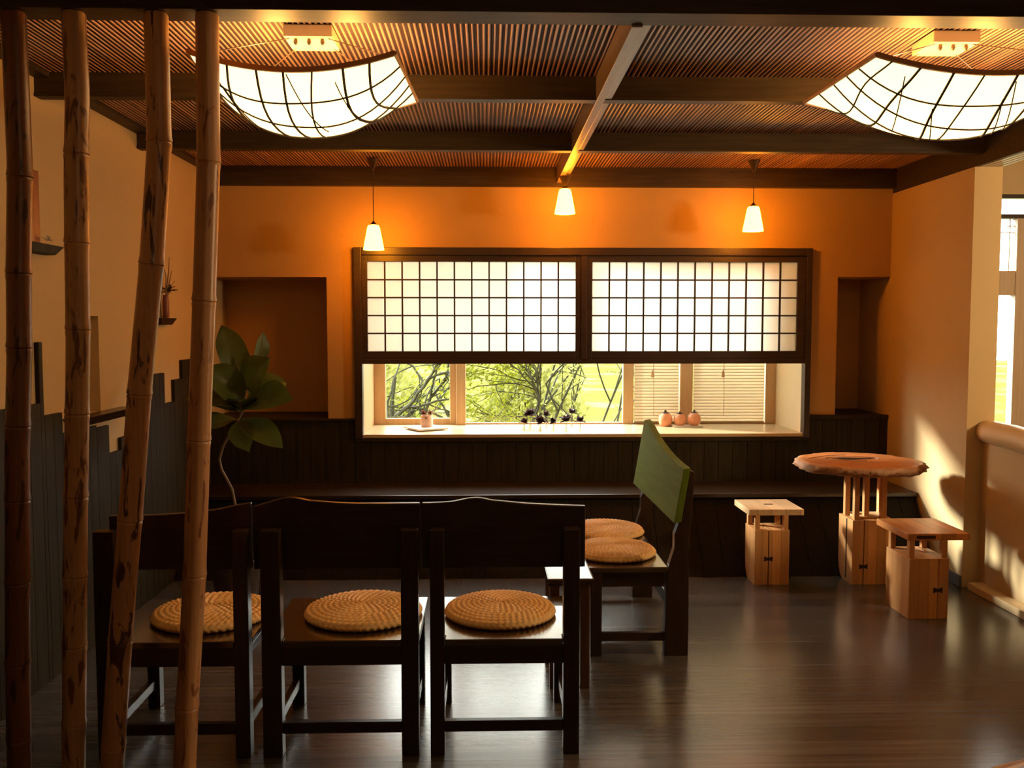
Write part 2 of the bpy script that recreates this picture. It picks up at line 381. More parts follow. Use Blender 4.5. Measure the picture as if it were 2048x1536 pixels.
struct(mb, 'wall_far', M['plaster'], 'ochre wall above the glazed door in the next room', 'wall')
d1 = empty('door_1', (4.7, DY, 0), 'pale glazed door in the next room past the right wall', 'door', None, 'structure')
mb = MB().box(4.0, 5.4, DY, DY + 0.08, 2.648, 2.68).box(4.0, 5.4, DY, DY + 0.08, 2.485, 2.52)
mb.build('transom_bar', M['frame'], d1)
mb = MB().box(4.0, 5.4, DY + 0.01, DY + 0.07, 1.86, 2.06).box(4.0, 5.4, DY + 0.01, DY + 0.07, 0, 0.55).box(4.0, 4.12, DY + .01, DY + .07, 0.55, 2.485).box(4.335, 4.50, DY + 0.0, DY + 0.08, 0.0, 2.485).box(5.3, 5.4, DY + .01, DY + .07, 0.55, 2.485)
mb.build('door_frame', M['doorframe'], d1)
MB().box(4.02, 5.38, DY + 0.035, DY + 0.041, 0.5, 2.65).build('glass_pane', M['glass'], d1)
mb = MB()
for i in range(2): mb.box(4.1, 4.335, DY + 0.045, DY + 0.055, 2.37 + 0.055 * i, 2.376 + 0.055 * i)
mb.box(4.295, 4.303, DY + 0.045, DY + 0.055, 2.06, 2.485).tube([(4.28, DY + .04, 2.46), (4.275, DY + .04, 2.3), (4.27, DY + .04, 2.06)], 0.003, 6)
mb.build('glazing_bar', M['doorframe'], d1)

# back wainscot: vertical boards, cap rail
def boards(mb, axis_fixed, a0, a1, z0, z1, p0, p1, w):
    a = a0
    while a < a1 - 1e-4:
        b = min(a + w, a1)
        if axis_fixed == 'Y': mb.box(a + 0.001, b - 0.001, p0, p1, z0, z1, 0.0025)
        else: mb.box(p0, p1, a + 0.001, b - 0.001, z0, z1, 0.0025)
        a = b
mb = MB()
boards(mb, 'Y', XL, -0.945, 0.40, 0.925, 6.452, 6.469, 0.105)
boards(mb, 'Y', -0.945, 2.335, 0.40, 0.80, 6.452, 6.469, 0.105)
boards(mb, 'Y', 2.335, XR, 0.40, 0.945, 6.452, 6.469, 0.105)
mb.box(XL, -0.945, 6.44, 7.0, 0.926, 0.945, 0.004)
mb.box(2.333, XR, 6.44, 6.469, 0.93, 0.962, 0.004).box(2.537, XR, 6.469, 7.0, 0.93, 0.958, 0.002)
mb.box(-0.945, 2.333, 6.438, 6.469, 0.775, 0.806, 0.003)
struct(mb, 'trim_10', M['wains'], 'dark vertical board panelling below the window', 'wainscot')
# stepped panelling on the left wall
mb = MB()
for a, b, z in ((-1.5, 4.03, 1.262), (4.03, 4.064, 1.533), (4.064, 4.234, 1.203), (4.234, 4.597, 1.103), (4.597, 4.745, 1.088), (4.745, 4.90, 0.936), (4.90, 5.32, 1.002), (5.32, 5.572, 1.32), (5.572, 5.745, 1.13), (5.745, 5.9, 1.266), (5.9, 6.12, 1.386), (6.12, 6.45, 0.935)):
    n = max(1, round((b - a) / 0.10)); w = (b - a) / n
    boards(mb, 'X', a, b, 0, z, XL + 0.001, XL + 0.022, w)
struct(mb, 'trim_11', M['wains'], 'dark stepped board panelling along the left wall', 'wainscot')

# built-in bench along the back wall, front leaning outwards at its foot
b = empty('wall_bench', (0.45, 6.2, 0), 'long dark built-in bench under the window', 'bench')
MB().prism([(5.955, 0.452), (6.45, 0.452), (6.45, 0.48), (5.955, 0.48)], 'X', -1.975, 2.915, 0.005).build('seat', M['dark_x'], b)
mb = MB()
xx = -1.97
while xx < 2.90:
    x2 = min(xx + 0.14, 2.903)
    mb.prism([(5.985, 0.45), (5.645, 0.0), (5.675, 0.0), (6.015, 0.45)], 'X', xx + 0.001, x2 - 0.001, 0.002); xx = x2
mb.build('front_panel', M['benchfront'], b)

# ------------------------------------------------------------------ window_1: shoji above, open bay below
w1 = empty('window_1', (0.7, YB, 0.82), 'wide dark-framed window with paper screens above and an open bay below', 'window', None, 'structure')
mb = MB()
mb.box(-0.943, -0.888, 6.425, 6.50, 0.80, 2.163, 0.004).box(2.293, 2.335, 6.425, 6.50, 0.80, 2.163, 0.004)
mb.box(-0.888, 2.293, 6.425, 6.50, 2.108, 2.163, 0.004).box(0.672, 0.715, 6.43, 6.50, 1.36, 2.108, 0.003)
mb.box(-0.888, 2.293, 6.43, 6.50, 1.337, 1.372, 0.003)
mb.build('window_frame', M['frame'], w1)
for (xa, xb, ia, ib) in ((-0.888, 0.672, -0.849, 0.634), (0.715, 2.293, 0.753, 2.233)):
    sc = MB()
    sc.box(xa, ia, 6.44, 6.475, 1.372, 2.108, 0.003).box(ib, xb, 6.44, 6.475, 1.372, 2.108, 0.003)
    sc.box(ia, ib, 6.44, 6.475, 2.063, 2.108, 0.003).box(ia, ib, 6.44, 6.475, 1.372, 1.427, 0.003)
    so = sc.build('paper_screen', M['frame'], w1)
    lt = MB()
    for i in range(1, 12):
        xc = ia + (ib - ia) * i / 12; lt.box(xc - 0.0055, xc + 0.0055, 6.446, 6.460, 1.427, 2.063)
    for j in range(1, 5):
        zc = 1.427 + (2.063 - 1.427) * j / 5; lt.box(ia, ib, 6.448, 6.459, zc - 0.0055, zc + 0.0055)
    lt.build('lattice', M['rib'], so)
    MB().box(ia - 0.004, ib + 0.004, 6.462, 6.463, 1.423, 2.067).build('paper', M['shoji'], so)
mb = MB().box(-0.93, 2.32, 6.44, 7.16, 0.806, 0.83, 0.003)
mb.build('window_sill', M['sill'], w1)
OY = 7.1
MB().box(-0.95, -0.89, 6.50, OY + .06, 0.83, 2.6).build('bay_side', M['pale_wood'], w1)
mb = MB().box(2.295, 2.36, 6.50, OY + .06, 0.83, 2.6).box(-0.95, 2.36, 6.50, OY + .06, 2.50, 2.6)
mb.build('bay_side', M['bay'], w1)
mb = MB().box(-0.89, -0.80, OY, OY + 0.05, 0.83, 2.50, .004).box(-0.80, -0.293, OY, OY + 0.05, 0.83, 0.878, .004).box(-0.293, -0.243, OY - 0.01, OY + 0.05, 0.83, 2.50, .004)
mb.box(-0.243, -0.168, OY - 0.05, OY + 0.05, 0.83, 2.50, .006).box(1.078, 1.162, OY - 0.01, OY + 0.05, 0.83, 2.50, .004).box(1.53, 1.63, OY - 0.03, OY + 0.05, 0.83, 2.50, .005).box(2.215, 2.295, OY - 0.02, OY + 0.05, 0.83, 2.50, .005)
mb.box(-0.168, 2.215, OY, OY + 0.05, 0.83, 0.842, .002).box(-0.89, 2.295, OY, OY + 0.05, 2.45, 2.50, .004)
mb.build('bay_post', M['pale_wood'], w1)
MB().box(-0.80, -0.293, OY + 0.02, OY + 0.025, 0.878, 2.45).box(-0.168, 1.078, OY + 0.02, OY + 0.025, 0.842, 2.45).box(1.162, 1.53, OY + 0.04, OY + 0.045, 0.842, 2.45).box(1.63, 2.215, OY + 0.04, OY + 0.045, 0.842, 2.45).build('glass_pane', M['glass'], w1)

def blind(xa, xb, label):
    o = empty('window_blind', ((xa + xb) / 2, OY, 0.85), label, 'blind', 'cream slatted blinds in the window bay')
    mb = MB(); z = 0.862
    R = Matrix.Rotation(math.radians(78), 3, 'X')
    while z < 2.40:
        mb.box(xa + 0.004, xb - 0.004, OY - 0.0165, OY + 0.0165, z - 0.0006, z + 0.0006, 0, R); z += 0.0245
    nb = len(mb.bm.faces); z = 0.862  # dark strips drawn in for the shadow lines between slats
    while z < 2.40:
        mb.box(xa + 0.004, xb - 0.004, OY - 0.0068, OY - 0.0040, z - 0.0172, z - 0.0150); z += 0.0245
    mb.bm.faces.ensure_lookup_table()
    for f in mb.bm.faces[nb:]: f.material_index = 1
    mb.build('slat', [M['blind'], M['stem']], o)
    MB().box(xa + 0.004, xb - 0.004, OY - 0.015, OY + 0.015, 2.405, 2.445, .003).build('head_rail', M['white'], o)
    MB().box(xa + 0.004, xb - 0.004, OY - 0.012, OY + 0.012, 0.843, 0.853, .002).build('bottom_rail', M['white'], o)
    xc = xa + (xb - xa) * 0.42
    mb = MB().tube([(xc, OY - 0.02, 2.4), (xc, OY - 0.021, 1.3), (xc + 0.004, OY - 0.02, 0.9)], 0.0025, 6)
    cd = mb.build('cord', M['white'], o)
    MB().lathe([(0.003, 0.05), (0.010, 0.03), (0.014, 0.0), (0.010, -0.006)], (xc - 0.008, OY - 0.03, 1.21), 10).build('tassel', M['pale_wood'], cd)
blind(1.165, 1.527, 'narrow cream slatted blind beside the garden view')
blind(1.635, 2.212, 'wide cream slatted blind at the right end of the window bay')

# ------------------------------------------------------------------ things on the sill
SZ = 0.83
R = Matrix.Rotation(math.radians(32), 3, 'Z')
mb = MB().box(-0.46 - 0.125, -0.46 + 0.125, 6.76 - 0.125, 6.76 + 0.125, SZ + 0.006, SZ + 0.02, 0.005, R).box(-0.46 - 0.08, -0.46 + 0.08, 6.76 - 0.08, 6.76 + 0.08, SZ, SZ + 0.008, 0.002, R)
tag(mb.build('square_plate', M['ceramic'], smooth=True), 'square white plate on the window sill', 'plate')
v = empty('flower_cup', (-0.455, 6.77, SZ + 0.02), 'pale pink frosted cup with dry red blossoms on the square plate', 'vase')
MB().lathe([(0.040, 0.0), (0.046, 0.01), (0.048, 0.05), (0.044, 0.085), (0.038, 0.088), (0.036, 0.05)], (-0.455, 6.77, SZ + 0.02), 24).build('cup', M['pink'], v, True)
def blossom(mb, c, r, n=14, up=0.4, seed=0):
    rnd = random.Random(seed)
    for k in range(n):
        a = rnd.uniform(0, 2 * PI); e = rnd.uniform(-0.35, 1.2)
        d = Vector((math.cos(a) * math.cos(e), math.sin(a) * math.cos(e), math.sin(e) + up * 0.3)).normalized()
        s = d.cross(Vector((0, 0, 1))); s = s.normalized() if s.length > 1e-3 else Vector((1, 0, 0))
        w = r * rnd.uniform(0.30, 0.46); ln = r * rnd.uniform(0.75, 1.15); u = s.cross(d)
        mb.grid(lambda i, j, d=d, s=s, u=u, w=w, ln=ln: Vector(c) + d * ln * j + s * (i - 0.5) * 2 * w * math.sin(PI * (0.12 + 0.86 * j)) + u * (0.12 * r * math.sin(PI * j) - 0.2 * r * abs(i - 0.5)), 2, 3, 0.0008)
mb = MB(); blossom(mb, (-0.475, 6.76, SZ + 0.118), 0.032, 12, seed=3); blossom(mb, (-0.435, 6.765, SZ + 0.118), 0.030, 12, seed=4)
blossom(mb, (-0.456, 6.722, SZ + 0.085), 0.014, 6, seed=5)
for dx in (-0.02, 0.016): mb.tube([(-0.455 + dx, 6.77, SZ + 0.07), (-0.455 + dx * 1.4, 6.768, SZ + 0.165)], 0.0015, 6)
mb.build('blossom', leaf_mat('dry_petal', (0.42, 0.16, 0.10), 0.3), v)

spots = [(0.275, 6.69, 0.060, 'flower rosette in glass vial at the left end of the sill row', 0.036),
         (0.325, 6.79, 0.105, 'tall dark rosette in glass vial, second of the sill row', 0.052),
         (0.395, 6.66, 0.065, 'wide dark rosette in glass vial low in the sill row', 0.050),
         (0.450, 6.80, 0.100, 'small reddish blossom on a tall stalk amid the sill row', 0.034),
         (0.495, 6.69, 0.058, 'small low rosette in glass vial, middle of the sill row', 0.036),
         (0.590, 6.68, 0.072, 'broad brown rosette in glass vial right of the sill row gap', 0.050),
         (0.645, 6.81, 0.118, 'tall red-brown blossom in glass vial on the sill row', 0.036),
         (0.695, 6.69, 0.066, 'dark red blossom in glass vial at the right end of the sill row', 0.042)]
for i, (px, py, h, lab, rr) in enumerate(spots):
    v = empty('bud_vase', (px, py, SZ), lab, 'vase', 'little flower vials on the window sill')
    MB().lathe([(0.013, 0), (0.015, 0.004), (0.015, 0.028), (0.007, 0.038), (0.008, 0.044)], (px, py, SZ), 14).build('vial', M['vial'], v, True)
    MB().tube([(px, py, SZ + 0.004), (px + 0.003, py, SZ + h * 0.6), (px, py, SZ + h)], 0.0018, 6).build('stalk', M['stem'], v)
    mb = MB(); blossom(mb, (px, py, SZ + h), rr * 1.12, 26, seed=20 + i); mb.build('flower_head', M['flower'], v)
tag(MB().box(1.43, 1.66, 6.84, 6.94, SZ, SZ + 0.012, 0.003).build('serving_board', M['ceramic'], smooth=True), 'slim pale board under the amber jars on the sill', 'board')
for px, py, r0, zz, lab in ((1.385, 6.93, 0.055, SZ, 'round amber jar standing left of the pale board'), (1.49, 6.895, 0.047, SZ + 0.012, 'amber jar in the middle of the pale board'), (1.60, 6.885, 0.052, SZ + 0.012, 'amber jar at the right end of the pale board')):
    v = empty('amber_jar', (px, py, zz), lab, 'jar', 'amber jars on the window sill')
    MB().lathe([(r0 * .55, 0), (r0 * .85, r0 * .25), (r0, r0 * .85), (r0 * .9, r0 * 1.5), (r0 * .55, r0 * 1.85)], (px, py, zz), 24, True, False).build('bowl', M['amber'], v, True)
    MB().lathe([(r0 * .56, r0 * 1.84), (r0 * .50, r0 * 1.95), (r0 * .18, r0 * 2.05), (r0 * .15, r0 * 2.25), (r0 * .05, r0 * 2.3)], (px, py, zz), 20).build('lid', M['inlay'], v, True)

# ------------------------------------------------------------------ pendants over the window
SH = [(0.021, 0.166), (0.035, 0.162), (0.042, 0.146), (0.052, 0.094), (0.062, 0.042), (0.070, 0.0), (0.067, 0.0), (0.049, 0.094), (0.038, 0.150)]
for px, zb, zt, lab in ((-0.760, 2.118, 2.722, 'small lit glass pendant hanging lowest, over the left end of the window'),
                        (0.527, 2.363, 2.612, 'small lit glass pendant on a short cord under the long beam'),
                        (1.808, 2.250, 2.722, 'small lit glass pendant over the right half of the window')):
    p = empty('pendant_lamp', (px, 6.12, zb), lab, 'lamp', 'small glass pendants over the window')
    MB().lathe(SH, (px, 6.12, zb), 28, False, False).build('lamp_shade', M['shade'], p, True)
    MB().lathe([(0.024, 0.161), (0.025, 0.169), (0.011, 0.182), (0.004, 0.192)], (px, 6.12, zb), 18).build('cap', M['brass'], p, True)
    MB().tube([(px, 6.12, zb + 0.18), (px, 6.12, zt)], 0.0028, 8).build('cord', M['brass'], p)
    MB().lathe([(0.008, -0.075), (0.018, -0.05), (0.042, 0.0)], (px, 6.12, zt), 18).build('ceiling_rose', M['brass'], p, True)

# ------------------------------------------------------------------ two paper sling lamps
def paper_lamp(cx, ln, lf, rn, rf, y0, y1, zc, label, seed):
    rnd = random.Random(seed)
    o = empty('paper_lamp', (cx, (y0 + y1) / 2, 2.3), label, 'lamp', 'curved paper ceiling lamps')
    sag_edge, belly = 0.060, 0.150
    def S(u, v):      # u,v in -1..1
        yy = (y0 + y1) / 2 + v * (y1 - y0) / 2
        k = (v + 1) / 2; xl = -(ln + (lf - ln) * k); xr = rn + (rf - rn) * k
        z = zc - sag_edge * (1 - u * u) - belly * (1 - v * v) * (1 - abs(u) ** 2.6)
        return Vector((cx + xl + (xr - xl) * (u + 1) / 2, yy, z))
    MB().grid(lambda a, b: S(a * 2 - 1, b * 2 - 1), 40, 24).build('paper_shade', M['lamp_paper'], o, True)
    def strip(f, n=24, w=0.009):
        return [f(i / n * 2 - 1) for i in range(n + 1)]
    for vv in (-1, 1):
        mb = MB()
        P = strip(lambda u: S(u, vv))
        for i in range(len(P) - 1):
            a, c = P[i], P[i + 1]
            t = bmesh.new()
            q = [t.verts.new(p + Vector((0, dy, dz))) for p in (a, c) for dy in (-0.006, 0.006) for dz in (-0.006, 0.012)]
            for ids in ((0, 1, 5, 4), (2, 3, 7, 6), (0, 2, 6, 4), (1, 3, 7, 5), (0, 1, 3, 2), (4, 5, 7, 6)): t.faces.new([q[k] for k in ids])
            bmesh.ops.recalc_face_normals(t, faces=t.faces[:]); mb._add(t)
        mb.build('rim', M['lampwood'], o)
    for uu in (-1, 1):
        P = strip(lambda v: S(uu, v)); MB().tube([p + Vector((0, 0, 0.004)) for p in P], 0.008, 6).build('end_bar', M['lampwood'], o)
    mb = MB()
    dn = Vector((0, 0, -0.005))
    us = [-0.86, -0.62, -0.34, -0.08, 0.20, 0.50, 0.76]
    for i, u0 in enumerate(us):
        k = rnd.uniform(-0.12, min(0.24, 0.86 - u0)); P = [S(max(-.98, min(.98, u0 + k * (v + 1) / 2 + 0.05 * math.sin(3 * v))), v) + dn for v in [j / 14 * 2 - 1 for j in range(15)]]
        mb.tube(P, rnd.choice((0.0050, 0.0036, 0.0044)), 5)
    for v0 in (-0.62, -0.25, 0.15, 0.55):
        P = [S(u, max(-.97, min(.97, v0 + 0.06 * math.sin(2.2 * u + v0 * 3)))) + dn for u in [j / 24 * 2 - 1 for j in range(25)]]
        mb.tube(P, 0.0034, 5)
    for k in range(5):
        a = Vector((rnd.uniform(-.95, .6), rnd.uniform(-1, -.4))); c = a + Vector((rnd.uniform(.2, .6), rnd.uniform(.7, 1.3)))
        P = []
        for j in range(15):
            q = a.lerp(c, j / 14); P.append(S(max(-.98, min(.98, q.x)), max(-.98, min(.98, q.y))) + dn)
        mb.tube(P, 0.0024, 5)
    mb.build('lattice', M['rib'], o)
    cy = 3.53
    MB().box(cx - 0.09, cx + 0.09, cy - 0.09, cy + 0.09, 2.678, 2.722, 0.003).build('ceiling_plate', M['white'], o)
    for sx, sy in ((-1, -1), (1, -1), (-1, 1), (1, 1)):
        MB().tube([(cx + sx * 0.07, cy + sy * 0.06, 2.68), tuple(S(sx * 0.9, sy * 0.98) + Vector((0, 0, 0.01)))], 0.002, 5).build('hanging_wire', M['brass'], o)
    for dx in (-0.05, 0.0, 0.05): MB().lathe([(0.006, 0), (0.009, -0.012), (0.004, -0.022)], (cx + dx, cy - 0.06, 2.678), 8).build('screw', M['brass'], o)
    for sx in (-1, 1):
        li = bpy.data.lights.new('lamp_bulb', 'POINT'); li.energy = LAMP_W; li.color = (1.0, 0.44, 0.09); li.shadow_soft_size = 0.05
        lo = bpy.data.objects.new('lamp_bulb', li); COL.objects.link(lo); lo.parent = o
        lo.location = (sx * 0.14, 0.0, 2.535 - 2.3)
    return o
LAMP_W = 15.0
paper_lamp(-0.665, 0.37, 0.45, 0.345, 0.372, 3.215, 3.885, 2.55, 'curved glowing paper lamp hanging above the chairs, beside the tallest bamboo poles', 5)
paper_lamp(1.785, 0.417, 0.435, 0.43, 0.50, 3.185, 3.855, 2.55, 'curved glowing paper lamp hanging over the open floor near the right wall', 9)

# ------------------------------------------------------------------ bamboo poles
def pole(pts, r, nodes, mat, label):
    zs = [p[2] for p in pts]
    def at(z):
        for a, c in zip(pts, pts[1:]):
            if a[2] >= z >= c[2]:
                k = (a[2] - z) / (a[2] - c[2]); return Vector((a[0] + (c[0] - a[0]) * k, a[1], z))
        a, c = pts[-2], pts[-1]; k = (a[2] - z) / (a[2] - c[2]); return Vector((a[0] + (c[0] - a[0]) * k, a[1], z))
    P, Rr = [], []
    levels = [2.618, 2.612]
    z = 2.56
    while z > 0.0: levels.append(z); z -= 0.06
    for nz in nodes: levels += [nz + 0.022, nz + 0.008, nz + 0.003, nz, nz - 0.003, nz - 0.010, nz - 0.026]
    levels.append(0.0)
    for z in sorted(set(round(q, 4) for q in levels), reverse=True):
        rr = r
        for nz in nodes:
            d = z - nz
            if abs(d) < 0.0025: rr = r * 0.985
            elif 0 < d < 0.012: rr = max(rr, r * 1.075)
            elif 0 < d < 0.03: rr = max(rr, r * 1.02)
            elif -0.012 < d < 0: rr = max(rr, r * 1.04)
        if z > 2.616: rr = r * 0.88
        P.append(at(z)); Rr.append(rr)
    o = MB().tube(P, Rr, 20).build('bamboo_pole', mat, smooth=True)
    tag(o, label, 'pole', 'bamboo poles')
PY = 3.03
pole([(-1.532, PY, 2.62), (-1.528, PY, 2.12), (-1.543, PY, 1.8), (-1.551, PY, 1.5), (-1.568, PY, 1.2), (-1.577, PY, 0.9), (-1.591, PY, 0.5), (-1.60, PY, 0.0)], 0.038,
     [2.09, 1.775, 1.53, 1.27, 1.02, 0.74, 0.46, 0.2], M['bam_dark'], 'bamboo pole coloured darkest for the shade, first from the left wall')
pole([(-1.34, PY, 2.62), (-1.335, PY, 2.35), (-1.347, PY, 2.1), (-1.352, PY, 1.85), (-1.357, PY, 1.55), (-1.370, PY, 1.25), (-1.384, PY, 0.95), (-1.40, PY, 0.5), (-1.42, PY, 0.0)], 0.0375,
     [2.165, 1.875, 1.59, 1.31, 1.03, 0.76, 0.52, 0.25], M['bam_a'], 'slim upright mottled bamboo pole, second from the left wall')
pole([(-1.075, PY, 2.62), (-1.074, PY, 2.2), (-1.110, PY, 1.8), (-1.158, PY, 1.4), (-1.192, PY, 1.05), (-1.24, PY, 0.6), (-1.277, PY, 0.2), (-1.295, PY, 0.0)], 0.0385,
     [2.205, 1.805, 1.375, 0.95, 0.535, 0.17], M['bam_b'], 'leaning spotted bamboo pole, third from the left wall')
pole([(-0.91, PY, 2.62), (-0.915, PY, 2.15), (-0.939, PY, 1.7), (-0.968, PY, 1.2), (-0.992, PY, 0.75), (-1.027, PY, 0.3), (-1.045, PY, 0.0)], 0.0375,
     [2.14, 1.685, 1.22, 0.76, 0.305], M['bam_c'], 'orange bamboo pole furthest from the left wall, crossing in front of the paper lamp end')

# ------------------------------------------------------------------ woven straw cushions
def cushion_mesh(R=0.22, H=0.048):
    bm = bmesh.new(); nr, na = 54, 216; pitch = 0.021
    def top(r, th):
        e = r / R
        base = H * (0.45 + 0.55 * math.sqrt(max(0.0, 1 - e ** 3)))
        ph = r / pitch + th / (2 * PI)
        fr = ph - math.floor(ph); ring = math.floor(ph)
        ns = max(6, int(2 * PI * (ring + 0.5) * pitch / 0.026))
        z = base + 0.0045 * (math.sin(PI * fr) - 0.5) + 0.0030 * math.sin(ns * th + 3.6 * fr)
        return z
    rings = []
    for i in range(nr + 1):
        r = R * (0.02 + 0.98 * (i / nr) ** 0.9)
        rings.append([bm.verts.new((r * math.cos(2 * PI * k / na), r * math.sin(2 * PI * k / na), top(r, 2 * PI * k / na))) for k in range(na)])
    for f, zz in ((1.018, 0.34), (1.012, 0.18), (0.97, 0.03), (0.6, 0.0)):
        rings.append([bm.verts.new((R * (f + 0.012 * math.sin(54 * th + 9 * zz)) * math.cos(th), R * (f + 0.012 * math.sin(54 * th + 9 * zz)) * math.sin(th), H * zz)) for th in [2 * PI * k / na for k in range(na)]])
    for a, c in zip(rings, rings[1:]):
        for k in range(na): bm.faces.new((a[k], c[k], c[(k + 1) % na], a[(k + 1) % na]))
    bm.faces.new(rings[0]); bm.faces.new(rings[-1][::-1])
    bmesh.ops.recalc_face_normals(bm, faces=bm.faces[:])
    me = bpy.data.meshes.new('straw_cushion'); bm.to_mesh(me); bm.free(); me.materials.append(M['straw'])
    for p in me.polygons: p.use_smooth = True
    return me
CM = cushion_mesh()
SEAT = 0.44
for k, (cx, cy, s, rz, lab) in enumerate(((-1.105, 3.585, 1.04, 0.4, 'round straw cushion on the chair behind the bamboo poles'),
                         (-0.50, 3.59, 1.05, 1.3, 'round straw cushion on the middle chair of the front row'),
                         (0.052, 3.585, 1.0, 2.2, 'round straw cushion on the right chair of the front row'),
                         (0.645, 4.54, 0.97, 0.9, 'nearer round straw cushion on the double bench'),
                         (0.66, 5.00, 0.99, 2.9, 'farther round straw cushion on the double bench, whitened by the window'))):
    o = bpy.data.objects.new('straw_cushion', CM); COL.objects.link(o)
    o.location = (cx, cy, SEAT + 0.001); o.scale = (s, s, 1); o.rotation_euler.z = rz
    tag(o, lab, 'cushion', 'woven straw cushions')

# ------------------------------------------------------------------ dark chairs seen from behind
def dark_chair(lx0, lx1, rx0, rx1, px0, px1, top, label):
    yb = 3.275
    cx = (lx0 + rx1) / 2
    o = empty('wooden_chair', (cx, 3.53, 0), label, 'chair', 'dark wooden chairs in the front row')
    for a, c in ((lx0, lx1), (rx0, rx1)):
        MB().box(a, c, yb, yb + 0.055, 0, 0.855, 0.004).build('rear_leg', M['dark'], o)
    for a in (lx0 + 0.01, rx1 - 0.06):
        MB().box(a, a + 0.05, 3.735, 3.785, 0, SEAT - 0.025, 0.004).build('front_leg', M['dark'], o)
    pts = [(px0, 0.698), (px1, 0.698)] + [(x, z) for x, z in reversed(top)]
    MB().prism(pts, 'Y', yb + 0.056, yb + 0.082, 0.004).build('backrest', M['dark_x'], o)
    MB().prism([(lx1 + 0.002, yb + 0.008), (rx0 - 0.002, yb + 0.008), (rx0 - 0.002, yb + 0.057), (rx1, yb + 0.057), (rx1, 3.82), (lx0, 3.82), (lx0, yb + 0.057), (lx1 + 0.002, yb + 0.057)], 'Z', SEAT - 0.026, SEAT, 0.004).build('seat', M['seatgloss'], o)
    MB().box(lx1, rx0, yb + 0.012, yb + 0.036, SEAT - 0.095, SEAT - 0.027, 0.003).build('rear_rail', M['dark_x'], o)
    MB().box(lx0 + 0.06, rx1 - 0.06, 3.75, 3.772, SEAT - 0.085, SEAT - 0.027, 0.003).build('front_rail', M['dark_x'], o)
    MB().box(lx1, rx0, yb + 0.014, yb + 0.042, 0.085, 0.127, 0.003).build('stretcher', M['dark_x'], o)
    for a in (lx0 + 0.02, rx1 - 0.045):
        MB().box(a, a + 0.026, yb + 0.055, 3.735, 0.085, 0.125, 0.003).build('stretcher', M['dark_y'], o)
        MB().box(a, a + 0.022, yb + 0.055, 3.735, SEAT - 0.085, SEAT - 0.027, 0.003).build('side_rail', M['dark_y'], o)
    return o
def curve(pts, n=6):
    out = []
    for i in range(len(pts) - 1):
        p0 = pts[max(i - 1, 0)]; p1 = pts[i]; p2 = pts[i + 1]; p3 = pts[min(i + 2, len(pts) - 1)]
        for k in range(n):
            t = k / n
            z = 0.5 * ((2 * p1[1]) + (-p0[1] + p2[1]) * t + (2 * p0[1] - 5 * p1[1] + 4 * p2[1] - p3[1]) * t * t + (-p0[1] + 3 * p1[1] - 3 * p2[1] + p3[1]) * t ** 3)
            out.append((p1[0] + (p2[0] - p1[0]) * t, z))
    out.append(pts[-1]); return out
dark_chair(-1.438, -1.362, -0.935, -0.88, -1.40, -0.878, curve([(-1.40, 0.902), (-1.2, 0.906), (-1.02, 0.922), (-0.878, 0.948)]), 'dark chair nearest the left wall, mostly hidden by bamboo poles')
dark_chair(-0.834, -0.762, -0.320, -0.256, -0.870, -0.252, curve([(-0.870, 0.935), (-0.80, 0.955), (-0.735, 0.968), (-0.66, 0.955), (-0.50, 0.944), (-0.252, 0.944)]), 'dark middle chair of the front row with a peaked back')
dark_chair(-0.213, -0.160, 0.283, 0.343, -0.244, 0.368, curve([(-0.244, 0.944), (-0.14, 0.948), (-0.045, 0.963), (0.02, 0.953), (0.15, 0.940), (0.368, 0.930)]), 'dark right chair of the front row, its wide back panel overhanging the posts')

# small side table between the front row and the double bench
o = empty('side_table', (0.37, 4.05, 0), 'small dark side table squeezed between the right front chair and the double bench', 'table')
MB().box(0.262, 0.468, 3.865, 4.245, 0.468, 0.50, 0.008).build('tabletop', M['dark_y'], o)
for a, c in ((0.275, 3.885), (0.41, 3.885), (0.275, 4.18), (0.41, 4.18)): MB().box(a, a + 0.042, c, c + 0.042, 0, 0.468, 0.004).build('leg', M['orange_dark'], o)
# ------------------------------------------------------------------ double bench at the table's end, seen from its side
o = empty('double_bench', (0.74, 4.78, 0), 'dark two-seat wooden bench with a curved rising back, turned side-on beside the open floor', 'bench')
def side_post(y0, y1, ztop, dx, nm):
    pts = [(0.860, 0), (0.978, 0), (0.978, 0.36), (0.972, 0.52), (0.985 + dx * .5, 0.66), (1.0 + dx, ztop), (0.975 + dx, ztop + 0.012), (0.935 + dx * .5, 0.68), (0.905, 0.60), (0.905, 0.53), (0.880, 0.45), (0.868, 0.36)]
    MB().prism(pts, 'Y', y0, y1, 0.004).build(nm, M['dark'], o)
side_post(4.272, 4.325, 0.90, 0.0, 'rear_leg'); side_post(5.222, 5.275, 0.90, 0.0, 'rear_leg')
for yy in (4.272, 5.225): MB().box(0.50, 0.555, yy, yy + 0.05, 0, 0.41, 0.004).build('front_leg', M['dark'], o)
MB().box(0.48, 0.875, 4.268, 5.28, SEAT - 0.028, SEAT, 0.006).build('seat', M['seatgloss'], o)
for yy in (4.285, 5.24): MB().box(0.555, 0.862, yy, yy + 0.024, SEAT - 0.10, SEAT - 0.029, 0.003).build('side_rail', M['dark_x'], o)
for yy in (4.285, 5.24): MB().box(0.555, 0.862, yy, yy + 0.026, 0.07, 0.112, 0.003).build('stretcher', M['dark_x'], o)
MB().box(0.900, 0.925, 4.325, 5.222, 0.20, 0.262, 0.003).build('back_stretcher', M['dark_y'], o)
MB().box(0.505, 0.53, 4.322, 5.225, SEAT - 0.09, SEAT - 0.029, 0.003).build('front_rail', M['dark_y'], o)
